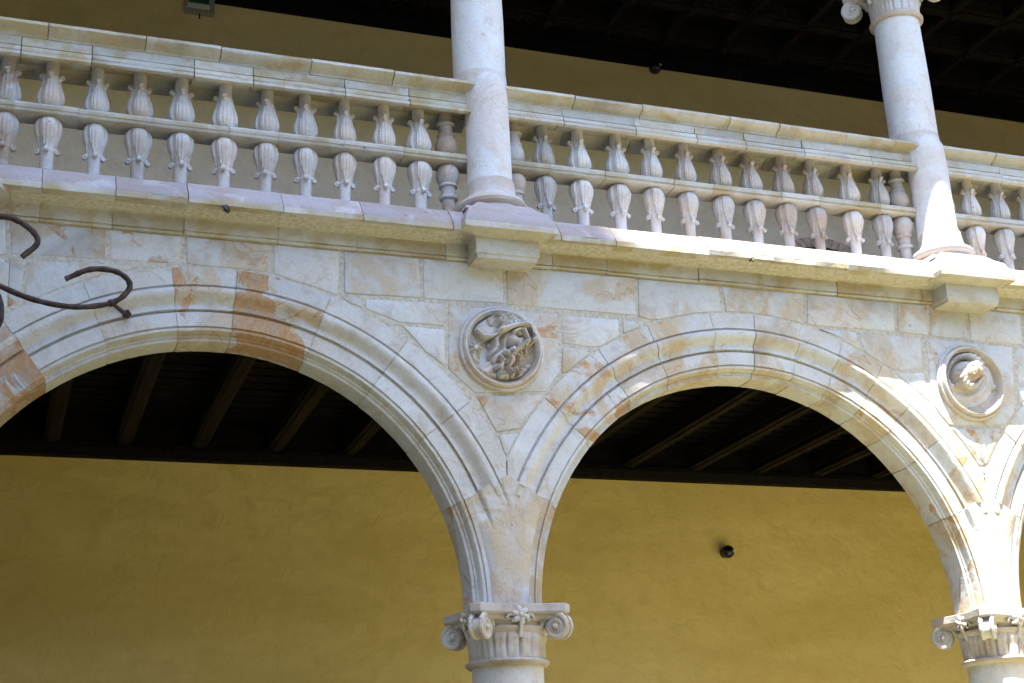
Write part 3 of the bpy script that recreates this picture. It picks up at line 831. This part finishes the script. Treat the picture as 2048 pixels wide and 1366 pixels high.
for (a, b, rr) in ((860, 455, 52), (775, 255, 58), (1010, 230, 58), (815, 365, 50), (935, 300, 55), (900, 215, 45)):
    crest.append(groove(el(a, b, rr, rr, .020, 0, .35, .074), lambda u, v, a=a, b=b, rr=rr: -.012*(.5+.5*math.cos(math.hypot(u-a, v-b)/rr*9-math.atan2(v-b, u-a)))))
teeth = groove(stroke([(930, 425), (1060, 390), (1230, 385)], 34, .012, .070), lambda u, v: -.012*(math.sin(u/8.5) > .2))
face = groove(union(el(1010, 600, 190, 130, .068, 20), el(1085, 640, 105, 150, .068, 0)), lambda u, v: -.026*math.exp(-((u-1078)/48)**2-((v-566)/30)**2)+.010*math.exp(-((u-1000)/60)**2-((v-650)/50)**2))
nose = union(stroke([(1118, 510), (1150, 580), (1190, 655)], 34, .040, .052), el(1165, 672, 42, 34, .045, 0, .5, .048))
brow = stroke([(985, 530), (1060, 500), (1135, 508)], 26, .022, .066)
eye = groove(el(1075, 548, 42, 24, .010, 10, .5, .066), lambda u, v: -.008 if math.hypot(u-1085, v-550) < 12 else 0)
mouth = union(groove(stroke([(1150, 712), (1085, 730), (1010, 790), (975, 860)], 34, .030, .056), lambda u, v: .007*math.sin((u-v)/9)), groove(stroke([(1150, 715), (1140, 770), (1150, 830)], 26, .026, .052), lambda u, v: .006*math.sin((u+v*.3)/7)), stroke([(1060, 735), (1110, 722), (1140, 735)], 15, .010, .068), stroke([(1060, 762), (1110, 758), (1135, 764)], 15, .010, .066))
hair = groove(union(el(830, 640, 150, 190, .056, 25), el(800, 800, 130, 170, .052, 15)), lambda u, v: .015*math.sin((u*.9+v*.45)/17+1.6*math.sin((v-u*.3)/45))-.008)
beard = groove(union(el(960, 850, 190, 190, .078), el(930, 1000, 170, 150, .070), el(1060, 800, 90, 150, .070)), lambda u, v: .018*math.sin((u-.25*v)/18+1.9*math.sin(v/38))+.008*math.sin(v/26+u/60)-.010)
curls = []
rr_ = random.Random(5)
for k in range(15):
    a = 760+rr_.random()*340; b = 880+rr_.random()*230; q = 30+rr_.random()*14
    curls.append(groove(el(a, b, q, q, .018, 0, .4, .066-.00012*abs(a-930)), lambda u, v, a=a, b=b, q=q: -.014*(.5+.5*math.cos(math.hypot(u-a, v-b)/q*8-math.atan2(v-b, u-a)))))
shoulder = groove(union(el(760, 1010, 330, 150, .030, -28), el(1060, 1130, 260, 130, .026, 10)), lambda u, v: .005*math.sin((u+v*1.6)/30))
ros = groove(el(510, 690, 105, 100, .026), lambda u, v: .008*math.cos(7*math.atan2(v-690, u-510)) if math.hypot(u-510, v-690) > 28 else .006)
ticks = groove(stroke([(395, 560), (385, 700), (420, 840)], 40, .014), lambda u, v: -.012*(math.sin(v/6.5) > 0))
sprig = stroke([(480, 790), (500, 840), (560, 880)], 30, .022)
leaf = union(el(1235, 965, 70, 45, .022, 20), el(1190, 1010, 60, 40, .018), el(1300, 900, 34, 40, .014))
P1 = relief(*M1, m1, [('drapery', shoulder), ('rosette', ros), ('leaf_sprig', sprig), ('flower_ornament', leaf), ('border_ticks', ticks), ('helmet', union(cap, wing, brim, teeth, *crest)), ('face', union(face, nose, brow, eye, mouth)), ('beard', union(hair, beard, *curls))],
            lambda cx, cy: (880+cx/6.829, 590+cy/6.829), gain=1.55)
for nm, (mb, _) in P1.items():
    adopt(mb.build(nm, CARVED, None, smooth=75, color={'face': (.25, .98, .8, 1), 'beard': (.32, .98, .9, 1), 'drapery': (.2, 1.02, .6, 1)}.get(nm, (.06, 1.0, .25, 1))), m1)
M2 = (3.603, -.600)
m2 = medallion(*M2, 'round medallion with a jutting capped head, rim partly in sun')
head = union(el(700, 590, 190, 205, .130), el(735, 560, 120, 130, .045, 0, .5, .105))
feat = union(stroke([(735, 470), (745, 520), (752, 570)], 26, .022, .140), el(690, 500, 34, 20, .012, 10, .5, .134), el(790, 500, 34, 20, .012, -10, .5, .134),
             stroke([(700, 625), (745, 610), (795, 625)], 16, .012, .134), groove(stroke([(600, 640), (640, 720), (720, 760), (800, 735), (850, 650)], 46, .03, .085), lambda u, v: .007*math.sin(u/11+v/17)))
capb = groove(stroke([(880, 640), (905, 480), (820, 350), (680, 300), (540, 350), (440, 480), (420, 640), (500, 760)], 75, .045, .02), lambda u, v: .006*math.sin(math.atan2(v-560, u-680)*22))
coll = groove(union(el(800, 760, 310, 260, .030, -20), el(980, 640, 170, 200, .026)), lambda u, v: .007*math.sin(math.hypot(u-700, v-560)/24))
knob = union(el(1040, 585, 48, 45, .03), el(1130, 745, 48, 40, .03), stroke([(960, 520), (1010, 620), (1000, 760), (900, 880)], 26, .028))
P2 = relief(*M2, m2, [('collar_drapery', coll), ('ornament', knob), ('cap_brim', capb), ('head', union(head, feat))], lambda cx, cy: (1840+cx/6.83, 660+cy/6.83), 130, yd=-.11)
for nm, (mb, _) in P2.items():
    adopt(mb.build(nm, CARVED, None, smooth=75, color={'head': (.45, .95, .9, 1), 'cap_brim': (.25, 1, .7, 1)}.get(nm, (.05, 1.05, .25, 1))), m2)

# ------------------------------------------------------------------ galleries behind
OW = dict()
def back_wall(name, z0, z1, m_, label):
    o = MB().box(-5.4, 10.5, 3.0, 3.3, z0, z1).build(name, m_); tag(o, label, 'wall'); return o
back_wall('ochre_wall', GZ, -.60, OCHRE, 'mustard yellow limewashed wall behind the lower arches')
back_wall('faded_ochre_wall', .30, 3.62, OCHRE2, 'faded ochre wall behind the upper balustrade')
tag(MB().box(-5.6, -5.2, .0, 3.3, GZ, 3.9).build('end_wall', OCHRE), 'ochre end wall closing the galleries beyond the left edge', 'wall')
tag(MB().box(10.2, 10.5, .0, 3.3, GZ, 3.9).build('end_wall', OCHRE), 'ochre end wall closing the galleries beyond the right edge', 'wall')
tag(MB().box(8.6, 10.2, .05, .35, GZ, 3.4).build('corner_pier', STONE), 'stone corner pier beyond the right end of the arcade', 'wall')
# lower ceiling: moulded joists on a wall plate, boards above
ce = empty('joisted_ceiling', (0, 1.7, -.4)); tag(ce, 'dark timber ceiling of moulded joists over the lower gallery', 'ceiling')
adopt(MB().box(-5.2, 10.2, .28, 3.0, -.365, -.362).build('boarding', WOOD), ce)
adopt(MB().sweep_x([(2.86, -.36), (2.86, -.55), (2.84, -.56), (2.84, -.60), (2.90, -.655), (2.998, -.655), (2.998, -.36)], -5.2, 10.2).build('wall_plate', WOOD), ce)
jx = [-4.4, -3.8, -3.2, -2.62, -2.09, -1.52, -.92, -.31, .30, .92, 1.55, 2.18, 2.82, 3.46, 4.08, 4.7, 5.3, 5.9, 6.5]
jp = [(-.075, -.362), (-.075, -.50), (-.062, -.508), (-.062, -.53), (-.078, -.536), (-.078, -.556), (-.040, -.566), (-.040, -.575), (.040, -.575), (.040, -.566), (.078, -.556), (.078, -.536), (.062, -.53), (.062, -.508), (.075, -.50), (.075, -.362)]
jp = [(x*.78, z) for x, z in jp]; m = MB(); n = len(jp); m.add([(x, .27, z) for x, z in jp]+[(x, 2.85, z) for x, z in jp], [(i, (i+1) % n, n+(i+1) % n, n+i) for i in range(n)]+[tuple(range(n)), tuple(range(2*n-1, n-1, -1))])
jo = m.build('joist', WOODB); jm = jo.data; bpy.data.objects.remove(jo)
for x in jx:
    o = bpy.data.objects.new('joist', jm); COL.objects.link(o); o.parent = ce; o.location = Vector((x, 0, 0))-Vector(ce.location)
bm_ = MB().box(-.26, .26, -.055, .055, -.37, -.352).build('board', WOOD); bme = bm_.data; bpy.data.objects.remove(bm_)
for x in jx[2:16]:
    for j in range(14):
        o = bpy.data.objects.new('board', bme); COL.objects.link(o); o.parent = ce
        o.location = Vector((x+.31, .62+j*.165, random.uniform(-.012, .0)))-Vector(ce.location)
# upper ceiling: coffers
cu = empty('coffered_ceiling', (0, 1.7, 3.7)); tag(cu, 'nearly black coffered timber ceiling over the upper gallery', 'ceiling')
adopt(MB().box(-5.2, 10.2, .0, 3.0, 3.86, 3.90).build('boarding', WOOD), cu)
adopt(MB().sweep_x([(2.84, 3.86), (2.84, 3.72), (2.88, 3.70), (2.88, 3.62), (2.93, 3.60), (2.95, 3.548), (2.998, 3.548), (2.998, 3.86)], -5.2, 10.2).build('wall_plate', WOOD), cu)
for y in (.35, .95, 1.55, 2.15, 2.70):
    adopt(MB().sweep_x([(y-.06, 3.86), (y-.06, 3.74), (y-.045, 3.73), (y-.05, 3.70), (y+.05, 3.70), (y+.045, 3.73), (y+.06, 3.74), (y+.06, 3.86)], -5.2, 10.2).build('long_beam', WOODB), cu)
cm = MB().box(-.05, .05, .35, 2.85, 3.72, 3.86); cm.box(-.035, .035, .35, 2.85, 3.705, 3.72); co = cm.build('cross_beam', WOODB); cmesh = co.data; bpy.data.objects.remove(co)
pm = MB().lathe([(.004, 3.64), (.03, 3.655), (.045, 3.68), (.03, 3.70), (.05, 3.71)], (0, 0), 10); po = pm.build('pendant', WOODB, smooth=50); pmesh = po.data; bpy.data.objects.remove(po)
i = 0; x = -4.6
while x < 10:
    o = bpy.data.objects.new('cross_beam', cmesh); COL.objects.link(o); o.parent = cu; o.location = Vector((x, 0, 0))-Vector(cu.location)
    for y in (.35, .95, 1.55, 2.15, 2.70):
        if x > -1.5:
            o = bpy.data.objects.new('pendant', pmesh); COL.objects.link(o); o.parent = cu; o.location = Vector((x, y, 0))-Vector(cu.location)
    x += .62
dm = MB().box(-.03, .03, 2.82, 2.845, 3.735, 3.83).build('dentil', WOODB); dme = dm.data; bpy.data.objects.remove(dm)
x = -.6
while x < 9.2:
    o = bpy.data.objects.new('dentil', dme); COL.objects.link(o); o.parent = cu; o.location = Vector((x, 0, 0))-Vector(cu.location); x += .115
# architrave and roof above the picture
tag(MB().box(-5.2, 10.2, .04, .38, 3.14, 3.86).build('architrave', STONE), 'stone architrave carried by the upper columns above the picture', 'architrave')
K = math.tan(SUN_EL)/math.cos(SUN_AZ)
ZE = 3.62; YE = (.86-ZE)/K
rf = MB(); rf.sweep_x([(YE, ZE), (YE, ZE+.07), (3.4, ZE+1.45), (3.4, ZE+1.2), (.5, ZE+.32)], -5.6, 10.5)
tag(rf.build('roof', TERRA), kind='structure')

# ------------------------------------------------------------------ small fixtures
x, z = at(1459, 1102, 2.90)
r = empty('ball_spotlight', (x, 3.0, z)); tag(r, 'small black ball lamp low on the yellow wall behind the right arch', 'lamp', 'ball lamps')
adopt(MB().ell((x, 2.93, z), .058, .058, .058, 24, 14).build('ball', BLACK, smooth=60), r)
adopt(MB().lathe([(.045, 0), (.045, .02), (.03, .03)], (0, 0), 20).build('wall_mount', BLACK, smooth=40), r)
mo = [c for c in bpy.data.objects if c.parent == r and c.name.startswith('wall_mount')][0]
mo.matrix_parent_inverse = Matrix(); mo.location = (0, 0, 0); mo.rotation_euler = (R(90), 0, 0)
adopt(MB().ell((x+.035, 2.885, z+.0), .016, .016, .016, 12, 8).build('lens', LENS, smooth=60), r)
x, z = at(1310, 136, 2.80)
r = empty('ball_spotlight', (x, 2.80, z+.1)); tag(r, 'small black ball lamp hanging at the edge of the upper ceiling', 'lamp', 'ball lamps')
adopt(MB().ell((x, 2.80, z), .062, .062, .062, 24, 14).build('ball', BLACK, smooth=60), r)
adopt(MB().tube([(x, 2.80, z+.05), (x, 2.80, z+.25)], .02, 10).build('stem', BLACK, smooth=60), r)
adopt(MB().ell((x+.035, 2.755, z+.015), .014, .014, .014, 12, 8).build('lens', LENS, smooth=60), r)
xa, za = at(371, 19, 2.93); xb, zb_ = at(429, 27, 2.93)
r = empty('exit_light', ((xa+xb)/2, 3.0, za)); tag(r, 'pale emergency exit lamp box high on the upper wall', 'lamp')
h = MB().box(xa, xb, 2.93, 3.0, za, za+.155).build('housing', LAMPW); adopt(h, r)
adopt(MB().box(xa+.02, xb-.045, 2.922, 2.93, za+.03, za+.07).build('diffuser', LENS), r)
adopt(MB().box(xa+.025, xb-.05, 2.924, 2.93, za+.085, za+.145).build('sign_panel', LAMPG), r)
adopt(MB().box(xb-.03, xb-.02, 2.925, 2.93, za+.01, za+.145).build('side_rib', LAMPW), r)
adopt(MB().tube([((xa+xb)/2, 2.96, za), ((xa+xb)/2, 2.97, za-.05)], .006, 8).build('cable', BLACK), r)
# drain spouts on the cornice
for (px, py, l, rr) in ((452, 418, 'short dark lead spout on the shaded cornice above the left arch', .016), (1503, 520, 'tiny dark metal stub on the sunlit cornice edge', .009)):
    x, z = at(px, py, -.20)
    o = MB().tube([(x+.02, -.13, z+.02), (x+.005, -.19, z+.012), (x-.005, -.225, z+.004), (x-.008, -.235, z-.025)], [rr, rr, rr*.95, rr*.8], 10).build('drain_spout', LEAD, smooth=50)
    tag(o, l, 'spout', 'drain spouts')
# wrought iron scrolls at the left
def ip(px, py, y): a, b = at(px, py, y); return Vector((a, y, b))
r = empty('iron_scroll_bracket', ip(250, 626, 0)); tag(r, 'dark wrought iron scroll bracket curling out at the left edge', 'bracket')
P = [ip(-150, 470, -.36), ip(-70, 535, -.36), ip(0, 572, -.34), (ip(70, 600, -.32)), ip(150, 614, -.30), ip(222, 606, -.28), ip(256, 582, -.28), ip(256, 560, -.28), ip(228, 542, -.28), ip(180, 539, -.28), ip(131, 558, -.28)]
sp_ = smooth_path(P); adopt(MB().tube(sp_, [.0165*(1+.07*math.sin(i*1.9)+random.uniform(-.05, .05)) for i in range(len(sp_))], 10).build('lower_scroll', IRON, smooth=60), r)
P = [ip(-150, 452, -.36), ip(-70, 436, -.34), ip(0, 433, -.32), ip(36, 442, -.32), ip(68, 466, -.32), ip(74, 488, -.32), ip(44, 514, -.32)]
sp_ = smooth_path(P); adopt(MB().tube(sp_, [.0165*(1+.07*math.sin(i*1.9)+random.uniform(-.05, .05)) for i in range(len(sp_))], 10).build('upper_scroll', IRON, smooth=60), r)
adopt(MB().tube([ip(222, 605, -.28), ip(236, 616, -.16), ip(253, 630, .03)], [.011, .012, .014], 10).build('wall_stay', IRON, smooth=60), r)
adopt(MB().ell(ip(222, 606, -.28), .024, .024, .022, 10, 8).build('collar', IRON, smooth=60), r)
bx = MB(); c = ip(253, 629, .02)
for i in range(5): bx.ell(c+Vector((.016*math.cos(i*1.26), -.01, .016*math.sin(i*1.26))), .013, .013, .013, 8, 6)
adopt(bx.build('fixing_boss', IRON, smooth=60), r)
adopt(MB().tube(smooth_path([ip(-4, 590, -.34), ip(2, 615, -.34), ip(-3, 650, -.34), ip(-40, 690, -.34)]), .0165, 10).build('drop_scroll', IRON, smooth=60), r)
# arched doorway in the upper wall, its head seen between the balusters
dx, dz = at(1640, 490, 3.0)
r = empty('arched_doorway', (dx, 3.0, .3)); tag(r, 'low brick-arched doorway head glimpsed between the balusters near the right column', 'doorway')
dp = MB(); V = [(dx-.36, 2.985, .3), (dx+.36, 2.985, .3)]; nn = 16
for i in range(nn+1):
    a = math.pi*i/nn; V.append((dx+.36*math.cos(a), 2.985, dz-.20+.16*math.sin(a)))
V2 = [(a, 3.0, c) for a, b, c in V]; n = len(V)
F = [tuple(range(n)), tuple(range(2*n-1, n-1, -1))]+[(i, n+i, n+(i+1) % n, (i+1) % n) for i in range(n)]
adopt(dp.add(V+V2, F).build('door_leaf', WOOD), r)
for i in range(17):
    a0, a1 = math.pi*i/17+.008, math.pi*(i+1)/17-.008; b = MB()
    V = []
    for yy in (2.975, 3.0):
        for (rx, rz, a) in ((.37, .17, a0), (.37, .17, a1), (.50, .27, a1), (.50, .27, a0)): V.append((dx+rx*math.cos(a), yy, dz-.20+rz*math.sin(a)))
    adopt(b.add(V, [(0,1,2,3),(7,6,5,4),(0,4,5,1),(1,5,6,2),(2,6,7,3),(3,7,4,0)]).build('brick', BRICK), r)

# ------------------------------------------------------------------ the other three wings round the courtyard, all outside the picture
def wing(label, p0, p1, nrm):
    """plain two-storey wing: wall with dark arch openings below and above, string course, tiled eave"""
    p0 = Vector(p0); p1 = Vector(p1); d = (p1-p0); L = d.length; d.normalize(); nrm = Vector(nrm)
    r = empty('cloister_wing', ((p0.x+p1.x)/2, (p0.y+p1.y)/2, GZ)); tag(r, label, 'building', 'other wings of the courtyard')
    def slab(nm, a, b, o0, o1, z0, z1, m_):
        c = [p0+d*a+nrm*o0, p0+d*b+nrm*o0, p0+d*b+nrm*o1, p0+d*a+nrm*o1]
        adopt(MB().add([(q.x, q.y, z) for z in (z0, z1) for q in c], [(3,2,1,0),(4,5,6,7),(0,1,5,4),(1,2,6,5),(2,3,7,6),(3,0,4,7)]).build(nm, m_), r)
    slab('wall', 0, L, 0, -4, GZ, 3.6, STONE)
    slab('string_course', -.1, L+.1, .18, -.1, .08, .34, STONE)
    slab('roof', -.6, L+.6, .8, -4.6, 3.62, 4.3, TERRA)
    k = int(L/3.6); st = L/k
    for i in range(k):
        for (z0, z1) in ((GZ+.01, -.75), (1.35, 3.0)):
            V = []; c0 = p0+d*(st*(i+.5))+nrm*.012; hw = 1.45
            pts = [(-hw, z0), (hw, z0)]+[(hw*math.cos(math.pi*t/14), (z1-(hw if z0 < 0 else .4))+(hw if z0 < 0 else .4)*math.sin(math.pi*t/14)) for t in range(15)]
            V = [tuple(c0+d*a)[:2]+(z,) for a, z in pts]; W_ = [tuple(c0-nrm*.3+d*a)[:2]+(z,) for a, z in pts]; n_ = len(pts)
            adopt(MB().add(V+W_, [tuple(range(n_)), tuple(range(2*n_-1, n_-1, -1))]+[(q, n_+q, n_+(q+1) % n_, (q+1) % n_) for q in range(n_)]).build('arch_opening', WOOD), r)
wing('opposite wing of the cloister behind the viewer', (-5.6, -14.5, 0), (10.4, -14.5, 0), (0, 1, 0))
wing('left wing of the cloister beyond the left edge', (-4.15, -14.5, 0), (-4.15, -.95, 0), (1, 0, 0))
wing('right wing of the cloister beyond the right edge', (10.6, -14.5, 0), (10.6, -.9, 0), (-1, 0, 0))
# ------------------------------------------------------------------ unseen tower added behind the viewer, shaped to cast shade on the left bays
tx = .62-19.0*math.tan(SUN_AZ)
tw = empty('shadow_blocker', (tx-4, -23, GZ)); tag(tw, 'tall square tower added unseen beyond the courtyard to shade the left bays', 'tower')
ZT = 19.0*K-8
adopt(MB().box(tx-8, tx, -25, -19, GZ, ZT).build('shaft', STONE), tw)
for z in (15, 30, 45):
    adopt(MB().box(tx-8.2, tx+.12, -25.2, -18.85, z, z+.5).build('string_course', STONE), tw)
adopt(MB().box(tx-7.6, tx-.004, -25.0, -19.0, ZT, ZT+10).build('blocker_top', STONE), tw)
adopt(MB().add([(tx-7.6, -25, ZT+10), (tx-.01, -25, ZT+10), (tx-.01, -19, ZT+10), (tx-7.6, -19, ZT+10), (tx-4, -22, ZT+15)], [(0,1,4),(1,2,4),(2,3,4),(3,0,4),(3,2,1,0)]).build('roof', TERRA), tw)
for (xx) in (tx-5.6, tx-2.4):
    adopt(MB().box(xx-.7, xx+.7, -19.03, -18.95, ZT+2, ZT+7).build('blocker_dark_panel', WOOD), tw)
